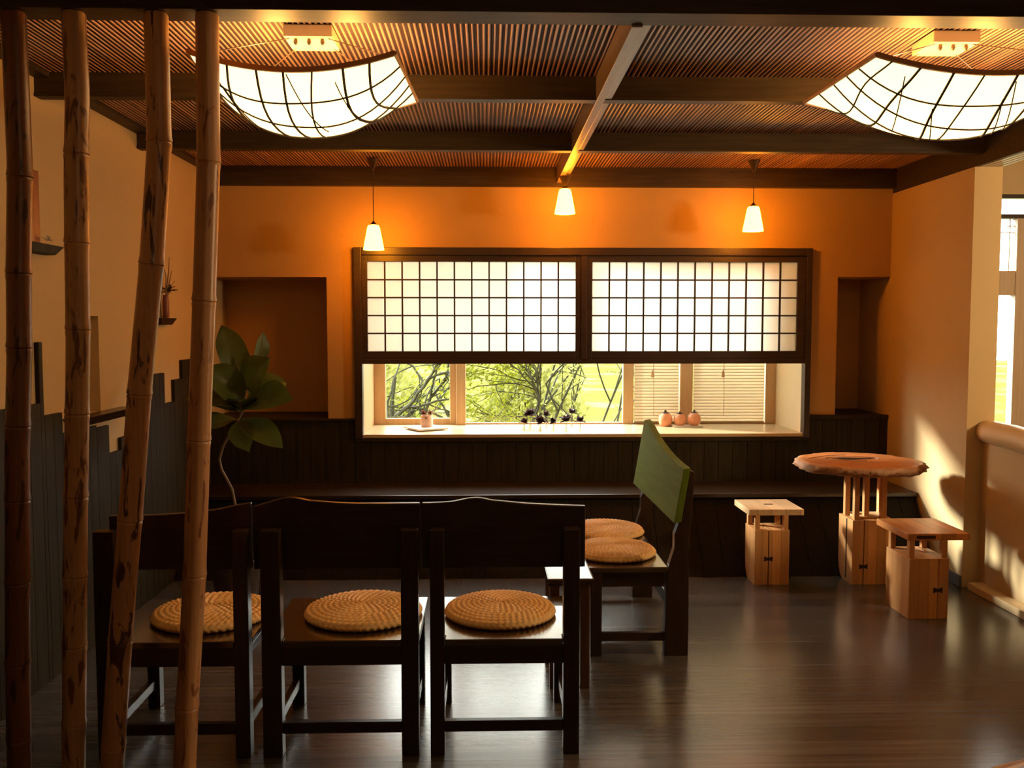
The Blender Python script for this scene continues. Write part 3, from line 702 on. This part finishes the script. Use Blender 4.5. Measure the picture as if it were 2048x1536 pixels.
# sloping back panel with a concave top rising to the far end
top = curve([(4.262, 0.918), (4.45, 0.926), (4.65, 0.944), (4.85, 0.972), (5.05, 1.010), (5.16, 1.035), (5.285, 1.05)], 5)
pts = [(4.262, 0.655), (5.285, 0.672)] + list(reversed(top))
mb = MB(); t = bmesh.new()
fx = lambda z, y: 0.900 + (z - 0.655) * 0.165 - (y - 4.27) * 0.034
A = [t.verts.new((fx(z, y), y, z)) for y, z in pts]; B = [t.verts.new((fx(z, y) + 0.034, y, z + 0.006)) for y, z in pts]
t.faces.new(A); t.faces.new(B[::-1]); n = len(pts)
for i in range(n): t.faces.new((A[i], B[i], B[(i + 1) % n], A[(i + 1) % n]))
bmesh.ops.recalc_face_normals(t, faces=t.faces[:])
bmesh.ops.bevel(t, geom=[e for e in t.edges if e.calc_face_angle(0) > 0.6], offset=0.003, segments=2, profile=0.6, affect='EDGES')
mb._add(t); mb.build('backrest', M['olive'], o)

# ------------------------------------------------------------------ cedar stools and the live-edge table
def block_base(o, x0, x1, y0, y1, h, gap_x, key_z, key_side=None):
    # split block with rounded lower far edge and butterfly key
    prof = [(y0, 0.0), (y1 - 0.07, 0.0), (y1 - 0.035, 0.02), (y1 - 0.012, 0.06), (y1, 0.13), (y1, h), (y0, h)]
    MB().prism(prof, 'X', x0, gap_x - 0.0025, 0.003).build('base_block', M['orange_wood'], o)
    MB().prism(prof, 'X', gap_x + 0.0025, x1, 0.003).build('base_block', M['orange_wood'], o)
    MB().prism([(gap_x - 0.026, key_z - 0.016), (gap_x, key_z - 0.007), (gap_x + 0.026, key_z - 0.016), (gap_x + 0.026, key_z + 0.016), (gap_x, key_z + 0.007), (gap_x - 0.026, key_z + 0.016)], 'Y', y0 - 0.002, y0 + 0.02).build('butterfly_key', M['inlay'], o)
def stool(cx, y0, y1, bx0, bx1, by0, by1, bh, gapx, keyz, topmat, label, name='wooden_stool', slot='top'):
    o = empty(name, ((bx0 + bx1) / 2, (by0 + by1) / 2, 0), label, 'stool', 'square cedar stools')
    hw = 0.172
    MB().box(cx - hw, cx + hw, y0, y1, 0.432, 0.47, 0.004).build('seat', topmat, o)
    block_base(o, bx0, bx1, by0, by1, bh, gapx, keyz)
    for xx in (bx0 + 0.004, bx1 - 0.034):
        for yy in (by0 + 0.012, by1 - 0.045):
            MB().box(xx, xx + 0.030, yy, yy + 0.032, bh, 0.432, 0.003).build('post', M['orange_wood'], o)
    if slot == 'top': MB().box(cx - 0.028, cx + 0.028, (y0 + y1) / 2 - 0.012, (y0 + y1) / 2 + 0.012, 0.4695, 0.4715).build('slot', M['inlay'], o)
    else: MB().box(cx - 0.125, cx - 0.02, y0 - 0.0012, y0 + 0.01, 0.442, 0.460).build('slot', M['inlay'], o)
    return o
stool(1.795, 5.475, 5.81, 1.656, 1.872, 5.455, 5.665, 0.345, 1.742, 0.165, M['pale_top'], 'cedar stool with a pale top, standing left of the round table')
stool(2.475, 4.80, 5.205, 2.306, 2.526, 4.785, 5.07, 0.335, 2.468, 0.16, M['orange_top'], 'cedar stool with a red-brown top, standing nearest in front of the round table', slot='edge')

o = empty('round_table', (2.36, 5.6, 0), 'round live-edge wooden table on a cedar block by the right wall', 'table')
mb = MB(); t = bmesh.new(); n = 96; rnd = random.Random(3)
ph = [rnd.uniform(0, 6.28) for _ in range(8)]
def rad(th, lvl):
    r = 0.374 + 0.010 * math.sin(2 * th + ph[0]) + 0.008 * math.sin(3 * th + ph[1]) + 0.006 * math.sin(7 * th + ph[2])
    rough = 0.011 * math.sin(17 * th + ph[3] + lvl * 2) + 0.010 * math.sin(29 * th + ph[4] - lvl * 3) + 0.006 * math.sin(11 * th + ph[5]) + 0.007 * math.sin(43 * th + 5 * lvl)
    return r + (rough if lvl > 0 else rough * 0.3)
cx, cy = 2.352, 5.60
lv = [(-0.30, 0.7605, 0), (-0.04, 0.760, 0), (-0.012, 0.758, 0), (0.004, 0.745, 1), (0.008, 0.726, 2), (-0.012, 0.708, 3), (-0.05, 0.697, 4), (-0.25, 0.695, 0)]
rings = [[t.verts.new((cx + (rad(2 * PI * k / n, l) + dr) * math.cos(2 * PI * k / n), cy + (rad(2 * PI * k / n, l) + dr) * math.sin(2 * PI * k / n), z)) for k in range(n)] for dr, z, l in lv]
for i, (a, c) in enumerate(zip(rings, rings[1:])):
    for k in range(n):
        f = t.faces.new((a[k], c[k], c[(k + 1) % n], a[(k + 1) % n])); f.material_index = 1 if 2 <= i <= 5 else 0; f.smooth = True
t.faces.new(rings[0]); t.faces.new(rings[-1][::-1])
bmesh.ops.recalc_face_normals(t, faces=t.faces[:]); mb.bm.free(); mb.bm = t
mb.build('tabletop', [M['burl'], M['bark']], o)
mb = MB()
mb.grid(lambda a, c: Vector((cx - 0.01 + (0.13 + 0.02 * math.sin(5 * a * 6.28)) * (c) * math.cos(2 * PI * a), cy + 0.05 + (0.045 + 0.012 * math.sin(3 * a * 6.28 + 1)) * c * math.sin(2 * PI * a), 0.7612 + 0.001 * c)), 40, 4)
mb.build('dark_knot', M['inlay'], o)
mb = MB().tube([(cx - 0.30 + 0.6 * k / 30, cy + 0.06 + 0.15 * math.sin(PI * k / 30), 0.7606) for k in range(16)], 0.0022, 5)
mb.tube([(cx + 0.17 * math.cos(2 * PI * k / 40) - .02, cy + 0.04 + 0.10 * math.sin(2 * PI * k / 40), 0.7606) for k in range(33)], 0.0022, 5)
mb.build('growth_crack', M['inlay'], o)
block_base(o, 2.262, 2.53, 5.445, 5.665, 0.405, 2.335, 0.115)
MB().box(2.30, 2.50, 5.49, 5.64, 0.405, 0.42, 0.003).build('tray', M['pale_wood'], o)
for xx, yy in ((2.275, 5.60), (2.275, 5.455), (2.355, 5.50), (2.445, 5.455), (2.49, 5.60)):
    MB().box(xx, xx + 0.032, yy, yy + 0.034, 0.405, 0.697, 0.003).build('post', M['orange_wood'], o)
MB().box(2.2605, 2.2625, 5.53, 5.545, 0.02, 0.40).build('slot', M['inlay'], o)

# live-edge slab table whose rim enters at the near right
o = empty('slab_table', (1.59, 1.93, 0), 'ring-grained golden wood table rim showing at the bottom right corner', 'table')
mb = MB(); t = bmesh.new(); n = 80
lv = [(0.0, 0.420), (0.10, 0.420), (0.2, 0.420), (0.27, 0.420), (0.300, 0.418), (0.312, 0.405), (0.310, 0.385), (0.29, 0.375), (0.05, 0.375)]
rings = [[t.verts.new((1.59 + (r_ * 1.49 + 0.006 * math.sin(3 * a)) * math.cos(a), 1.93 + (r_ * 1.49 + 0.006 * math.sin(3 * a)) * math.sin(a), z)) for a in [2 * PI * k / n for k in range(n)]] for r_, z in lv[1:]]
for a, c in zip(rings, rings[1:]):
    for k in range(n): t.faces.new((a[k], c[k], c[(k + 1) % n], a[(k + 1) % n])).smooth = True
t.faces.new(rings[0]); t.faces.new(rings[-1][::-1]); bmesh.ops.recalc_face_normals(t, faces=t.faces[:]); mb.bm.free(); mb.bm = t
m, nt, out = new_mat('ring_wood')
tc = N(nt, 'ShaderNodeTexCoord'); wv = N(nt, 'ShaderNodeTexWave', wave_type='RINGS', rings_direction='Z', Scale=13.0, Distortion=1.5)
L(nt, tc.outputs['Object'], wv.inputs['Vector'])
mx = N(nt, 'ShaderNodeMix', data_type='RGBA'); L(nt, wv.outputs['Fac'], mx.inputs['Factor'])
mx.inputs['A'].default_value = (0.22, 0.08, 0.02, 1); mx.inputs['B'].default_value = (0.62, 0.34, 0.11, 1)
bs = N(nt, 'ShaderNodeBsdfPrincipled', Roughness=0.4); L(nt, mx.outputs['Result'], bs.inputs['Base Color']); L(nt, bs.outputs[0], out.inputs[0])
M['ring'] = m
mb.build('tabletop', M['ring'], o)
MB().box(1.45, 1.73, 1.79, 2.07, 0, 0.376, 0.005).build('base_block', M['orange_wood'], o)

# ------------------------------------------------------------------ handrail log and pier
P = [(3.045, 5.37 - k * 0.27, 0.965 - 0.010 * k + 0.006 * math.sin(k * 1.7)) for k in range(26)]
mb = MB().tube([(3.045, 5.375, 0.967)] + P, [0.050] + [0.070 + 0.004 * math.sin(k * 1.1) for k in range(26)], 22)
tag(mb.build('log_handrail', M['log'], smooth=True), 'thick pale log handrail on top of the low plaster wall', 'handrail')

# ------------------------------------------------------------------ wall shelves on the left
def boat(mb, y0, y1, z, dep):
    n = 8; t = bmesh.new()
    top = [((XL + 0.001), y0), (XL + dep, y0 + 0.03), (XL + dep, y1 - 0.03), ((XL + 0.001), y1)]
    bot = [((XL + 0.001), y0 + 0.05), (XL + dep * 0.8, y0 + 0.07), (XL + dep * 0.8, y1 - 0.09), ((XL + 0.001), y1 - 0.07)]
    A = [t.verts.new((p[0], p[1], z)) for p in top]; B = [t.verts.new((p[0], p[1], z - 0.042)) for p in bot]
    t.faces.new(A[::-1]); t.faces.new(B)
    for i in range(4): t.faces.new((A[i], A[(i + 1) % 4], B[(i + 1) % 4], B[i]))
    bmesh.ops.recalc_face_normals(t, faces=t.faces[:]); bmesh.ops.bevel(t, geom=t.edges[:], offset=0.004, segments=2, profile=.6, affect='EDGES')
    mb._add(t); return mb
tag(boat(MB(), 3.82, 4.235, 1.965, 0.07).build('wall_shelf', M['wains']), 'boat-shaped dark shelf highest on the left wall, holding the red panel', 'shelf', 'dark wall shelves')
tag(boat(MB(), 4.27, 4.95, 1.168, 0.10).build('wall_shelf', M['dark_y']), 'long dark shelf below the wall niche', 'shelf', 'dark wall shelves')
tag(boat(MB(), 5.40, 5.745, 1.655, 0.06).build('wall_shelf', M['dark_y']), 'small dark shelf on the left wall carrying the twig vase', 'shelf', 'dark wall shelves')
p = empty('red_panel', (XL + 0.03, 4.02, 1.966), 'tall narrow red-brown panel standing on the highest wall shelf', 'panel')
MB().box(XL + 0.012, XL + 0.028, 3.95, 4.07, 1.967, 2.285, 0.004).build('board', M['red'], p)
mb = MB(); blossom(mb, (XL + 0.05, 4.085, 1.985), 0.022, 12, seed=31); mb.build('white_blossom', M['ceramic'], p)
v = empty('twig_vase', (XL + 0.03, 5.60, 1.656), 'slim red vase with bare twigs on the small wall shelf', 'vase')
MB().lathe([(0.018, 0), (0.021, 0.01), (0.020, 0.10), (0.016, 0.135), (0.018, 0.14)], (XL + 0.03, 5.60, 1.656), 16).build('vase_body', M['red'], v, True)
mb = MB()
for a in ((0.09, 0.16), (0.14, 0.10), (0.05, 0.24), (-0.06, 0.19), (0.11, 0.05)):
    mb.tube([(XL + .03, 5.60, 1.78), (XL + .045, 5.60 + a[0] * .45, 1.79 + a[1] * .65), (XL + .04, 5.60 + a[0], 1.79 + a[1])], [0.004, 0.003, 0.0015], 6)
blossom(mb, (XL + .04, 5.62, 1.82), 0.05, 7, seed=8)
mb.build('twig', M['stem'], v)

# ------------------------------------------------------------------ fiddle-leaf fig by the back-left corner
v = empty('potted_fig', (-1.46, 5.2, 0), 'broad-leaved fig plant with a thin bowed stem in the left corner', 'plant')
MB().lathe([(0.09, 0), (0.12, 0.02), (0.14, 0.24), (0.135, 0.26), (0.12, 0.26), (0.115, 0.22)], (-1.46, 5.2, 0), 26).build('pot', M['pot'], v, True)
MB().lathe([(0.116, 0.22), (0.06, 0.232), (0.001, 0.236)], (-1.46, 5.2, 0), 20, False, True).build('soil', M['inlay'], v, True)
MB().tube([(-1.46, 5.2, 0.21), (-1.455, 5.2, 0.45), (-1.46, 5.2, 0.57), (-1.475, 5.2, 0.66), (-1.535, 5.2, 0.78), (-1.545, 5.2, 0.84), (-1.52, 5.2, 0.92), (-1.46, 5.2, 1.02), (-1.40, 5.2, 1.13), (-1.385, 5.2, 1.25), (-1.37, 5.2, 1.36)], [0.011, 0.010, 0.009, .009, .008, .008, .008, .008, .008, .007, .005], 10).build('stem', M['stem'], v, True)
def fig_leaf(base, tip, width, normal, curl=0.15, wav=0.05, seed=0):
    base, tip, normal = Vector(base), Vector(tip), Vector(normal)
    ax = tip - base; ln = ax.length; d = ax.normalized(); s = d.cross(normal).normalized(); u = s.cross(d).normalized()
    def f(a, b):
        q = a * 2 - 1
        prof = (math.sin(PI * min(1.0, b ** 0.8 * 1.02)) ** 0.75) * (0.55 + 0.62 * b) if 0 < b < 1 else 0.0
        w = width * 0.62 * prof + 0.002
        w *= 1 + 0.06 * math.sin(9 * b + seed)
        return base + d * ln * b + s * q * w + u * (ln * curl * math.sin(PI * b) * 0.6 - abs(q) * w * -0.28 + wav * width * math.sin(7 * b + 2 * q + seed) * abs(q))
    o = MB().grid(f, 8, 16, 0.0012).build('leaf', M['fig'], v, True)
    mid = [f(0.5, k / 12) - u * 0.0015 for k in range(13)]
    MB().tube(mid, [0.0035 - 0.0002 * k for k in range(13)], 6).build('midrib', M['stem'], o)
c = lambda px, py, z=0: (px, 5.2 + py, z)
LV = [((-1.39, 5.2, 1.26), (-1.505, 5.16, 1.61), 0.165, (0.3, -1, 0.2)),
      ((-1.37, 5.19, 1.33), (-1.285, 5.22, 1.575), 0.11, (1, -0.4, 0.3)),
      ((-1.37, 5.18, 1.24), (-1.22, 5.08, 1.43), 0.19, (-0.3, -1, 0.4)),
      ((-1.39, 5.18, 1.14), (-1.085, 5.03, 1.20), 0.235, (-0.1, -0.75, 0.9)),
      ((-1.42, 5.19, 1.06), (-1.145, 5.05, 0.92), 0.15, (0.3, -0.8, 0.6)),
      ((-1.42, 5.18, 1.06), (-1.33, 5.02, 0.905), 0.14, (0, -1, 0.3)),
      ((-1.40, 5.19, 1.19), (-1.56, 5.02, 1.38), 0.19, (0.4, -1, 0.4)),
      ((-1.41, 5.19, 1.15), (-1.68, 5.05, 1.20), 0.18, (0, -0.7, 0.8)),
      ((-1.41, 5.21, 1.12), (-1.66, 5.28, 1.27), 0.19, (0.1, -0.9, 0.6)),
      ((-1.43, 5.19, 1.07), (-1.62, 5.04, 1.01), 0.15, (0, -0.5, 1)),
      ((-1.38, 5.22, 1.20), (-1.19, 5.38, 1.27), 0.19, (0, -0.8, 0.7)),
      ((-1.40, 5.18, 1.12), (-1.36, 4.95, 1.19), 0.17, (0, -0.3, 1))]
for i, (a, c_, w, n_) in enumerate(LV): fig_leaf(a, c_, w, n_, seed=i)

# ------------------------------------------------------------------ garden beyond the bay
struct(MB().box(-30, 30, 7.4, 60, -0.5, -0.35), 'ground_garden', M['gravel'], 'bright mossy ground outside the window', 'ground')
def leaves(mb, pts, size, rnd):
    t = bmesh.new()
    for p in pts:
        a = Vector((rnd.gauss(0, 1), rnd.gauss(0, 1), rnd.gauss(0, 1))).normalized(); b = a.orthogonal().normalized(); s = size * rnd.uniform(0.6, 1.3)
        k = a.cross(b)
        q = [t.verts.new(Vector(p) + b * s * x + k * s * y + a * s * zz) for x, y, zz in ((-1, 0, 0), (0, 0.42, 0.1), (1, 0, 0), (0, -0.42, 0.1))]
        t.faces.new(q)
    mb._add(t)
def twisty(rnd, p, d, ln, r, depth, out, tips, droop=0.0, wig=0.35, kids=(2, 3), spread=0.9):
    n = 7; P = [Vector(p)]; dd = Vector(d).normalized()
    for k in range(n):
        dd = (dd + Vector((rnd.gauss(0, wig), rnd.gauss(0, wig * 0.6), rnd.gauss(0, wig * 0.8) - droop)) * 0.5).normalized()
        P.append(P[-1] + dd * ln / n)
    out.append((P, [r * (1 - 0.45 * k / n) for k in range(n + 1)]))
    if depth == 0: tips += P[2:]; return
    for k in range(rnd.randint(*kids)):
        i = rnd.randint(2, n); q = (dd + Vector((rnd.gauss(0, spread), rnd.gauss(0, spread * .5), rnd.gauss(0, spread * .6)))).normalized()
        twisty(rnd, P[i], q, ln * rnd.uniform(0.55, 0.8), r * 0.58, depth - 1, out, tips, droop, wig, kids, spread)
def tree(name, seed, base, dirs, ln, r, depth, leafn, leafs, mat, label, cat, xr, yr, zmax=1.9, **kw):
    rnd = random.Random(seed); out, tips = [], []
    for d in dirs: twisty(rnd, base, d, ln, r, depth, out, tips, **kw)
    o = empty(name, base, label, cat)
    def fold(x, a, c):
        for _ in range(6):
            if x < a: x = 2 * a - x
            elif x > c: x = 2 * c - x
        return min(max(x, a), c)
    mb = MB()
    for P, R_ in out:
        P = [Vector((fold(p.x, *xr), fold(p.y, *yr), fold(p.z, -0.4, zmax))) for p in P]
        mb.tube(P, R_, 6)
    mb.build('branches', M['branch'], o, True)
    if leafn:
        pts = []
        for k in range(leafn):
            p = rnd.choice(tips); q = p + Vector((rnd.gauss(0, .05), rnd.gauss(0, .05), rnd.gauss(0, .05)))
            pts.append((fold(q.x, *xr), fold(q.y, *yr), fold(q.z, -0.4, zmax)))
        mb = MB(); leaves(mb, pts, leafs, rnd); mb.build('foliage', mat, o)
tree('garden_tree', 11, (-0.95, 8.7, -0.36), [(0.15, 0, 1), (0.55, 0.1, 0.8), (-0.1, 0.1, 1), (0.7, 0, 0.5)], 1.5, 0.040, 3, 2600, 0.024, M['foliage'], 'twisting dark-branched tree behind the left pane of the bay', 'tree', (-2.4, -0.32), (8.0, 9.4), wig=0.45, kids=(3, 4), spread=1.1)
tree('garden_shrub', 23, (0.02, 8.6, -0.36), [(0.1, 0, 1), (0.4, 0, 0.9), (-0.25, 0.1, 1)], 1.3, 0.020, 3, 7000, 0.022, M['foliage'], 'dense fine-twigged green shrub behind the middle of the bay', 'shrub', (-0.28, 0.50), (8.0, 9.4), kids=(3, 4), spread=0.8)
tree('garden_sapling', 5, (0.72, 8.5, -0.36), [(0.08, 0, 1), (0.02, 0, 1)], 1.7, 0.018, 2, 700, 0.024, M['foliage_pale'], 'slender bent sapling behind the row of flower vials', 'tree', (0.54, 0.95), (8.0, 9.4), wig=0.22, spread=0.8)
tree('garden_sapling', 8, (1.12, 8.6, -0.36), [(0.05, 0, 1), (-0.12, 0, 1)], 1.8, 0.015, 2, 500, 0.024, M['foliage_pale'], 'thin upright sapling beside the narrow blind', 'tree', (0.99, 1.9), (8.0, 9.4), wig=0.15, spread=0.7)
def bush(seed, cx, cy, w, h, n, mat, label):
    rnd = random.Random(seed); pts = []
    while len(pts) < n:
        p = Vector((rnd.uniform(-1, 1), rnd.uniform(-1, 1), rnd.uniform(0, 1)))
        l = math.sqrt(p.x ** 2 + p.y ** 2 + p.z ** 2)
        if l < 1 and l > 0.45: pts.append((cx + p.x * w, cy + p.y * w * 0.5, -0.36 + p.z * h))
    o = empty('garden_bush', (cx, cy, -0.36), label, 'bush', 'pale bushes in the garden')
    mb = MB(); leaves(mb, pts, 0.055, rnd); mb.build('foliage', mat, o)
    mb = MB()
    for k in range(7): mb.tube([(cx + rnd.uniform(-.1, .1), cy, -0.36), (cx + rnd.uniform(-.5, .5) * w, cy + rnd.uniform(-.2, .2) * w, -0.36 + h * rnd.uniform(.5, .85))], [0.02, 0.006], 6)
    mb.build('branches', M['branch'], o)
for k, (bx, by, bw, bh, n_, lab) in enumerate(((-1.40, 10.2, 1.0, 2.0, 5200, 'pale green bush straight behind the left pane of the bay'), (0.48, 10.2, 0.82, 1.9, 4600, 'pale green bush far behind the dense shrub'),
                                 (2.05, 10.4, 0.70, 1.7, 2600, 'pale bush beyond the narrow blind'))):
    bush(41 + k, bx, by, bw, bh, n_, M['foliage_pale'], lab)

# ------------------------------------------------------------------ light
w = bpy.data.worlds.new('sky'); SC.world = w; w.use_nodes = True
bg = w.node_tree.nodes['Background']; bg.inputs[0].default_value = (1.0, 0.985, 0.93, 1); bg.inputs[1].default_value = 13.0
sun = bpy.data.lights.new('sun', 'SUN'); sun.energy = 15.0; sun.angle = math.radians(7); sun.color = (1.0, 0.96, 0.88)
so = bpy.data.objects.new('sun', sun); COL.objects.link(so)
so.rotation_euler = Vector((0.79, -0.51, -0.335)).to_track_quat('-Z', 'Y').to_euler(); so.location = (-6, 12, 6)

near = bpy.data.lights.new('near_room_fill', 'POINT'); near.energy = 11.0; near.color = (1.0, 0.68, 0.40); near.shadow_soft_size = 0.25  # added fill light without a fixture, lifts the poles from the camera side
no = bpy.data.objects.new('near_room_fill', near); COL.objects.link(no); no.location = (0.9, 0.2, 2.6)
nx = bpy.data.lights.new('next_room_fill', 'POINT'); nx.energy = 260.0; nx.color = (1.0, 0.68, 0.36); nx.shadow_soft_size = 0.2  # added unseen fill light, brightens the pier, soffit and handrail
nxo = bpy.data.objects.new('next_room_fill', nx); COL.objects.link(nxo); nxo.location = (4.7, 3.6, 2.05)
# ------------------------------------------------------------------ camera
cam = bpy.data.cameras.new('camera'); co = bpy.data.objects.new('camera', cam); COL.objects.link(co)
cam.sensor_width = 36; cam.lens = 1800 / 2048 * 36; cam.clip_start = 0.05
co.location = (0, 0, 1.6)
co.rotation_euler = (PI / 2 - math.atan(114 / 1800), 0, -math.atan(50 / 1800))
SC.camera = co
SC.view_settings.view_transform = 'Standard'; SC.view_settings.look = 'None'; SC.view_settings.gamma = 1.0
SC.view_settings.use_curve_mapping = False
SC.view_settings.exposure = 0.0
cy_ = SC.cycles
cy_.use_denoising = True; cy_.max_bounces = 10; cy_.diffuse_bounces = 5; cy_.glossy_bounces = 4; cy_.transparent_max_bounces = 12
cy_.sample_clamp_indirect = 6.0; cy_.caustics_reflective = False; cy_.caustics_refractive = False
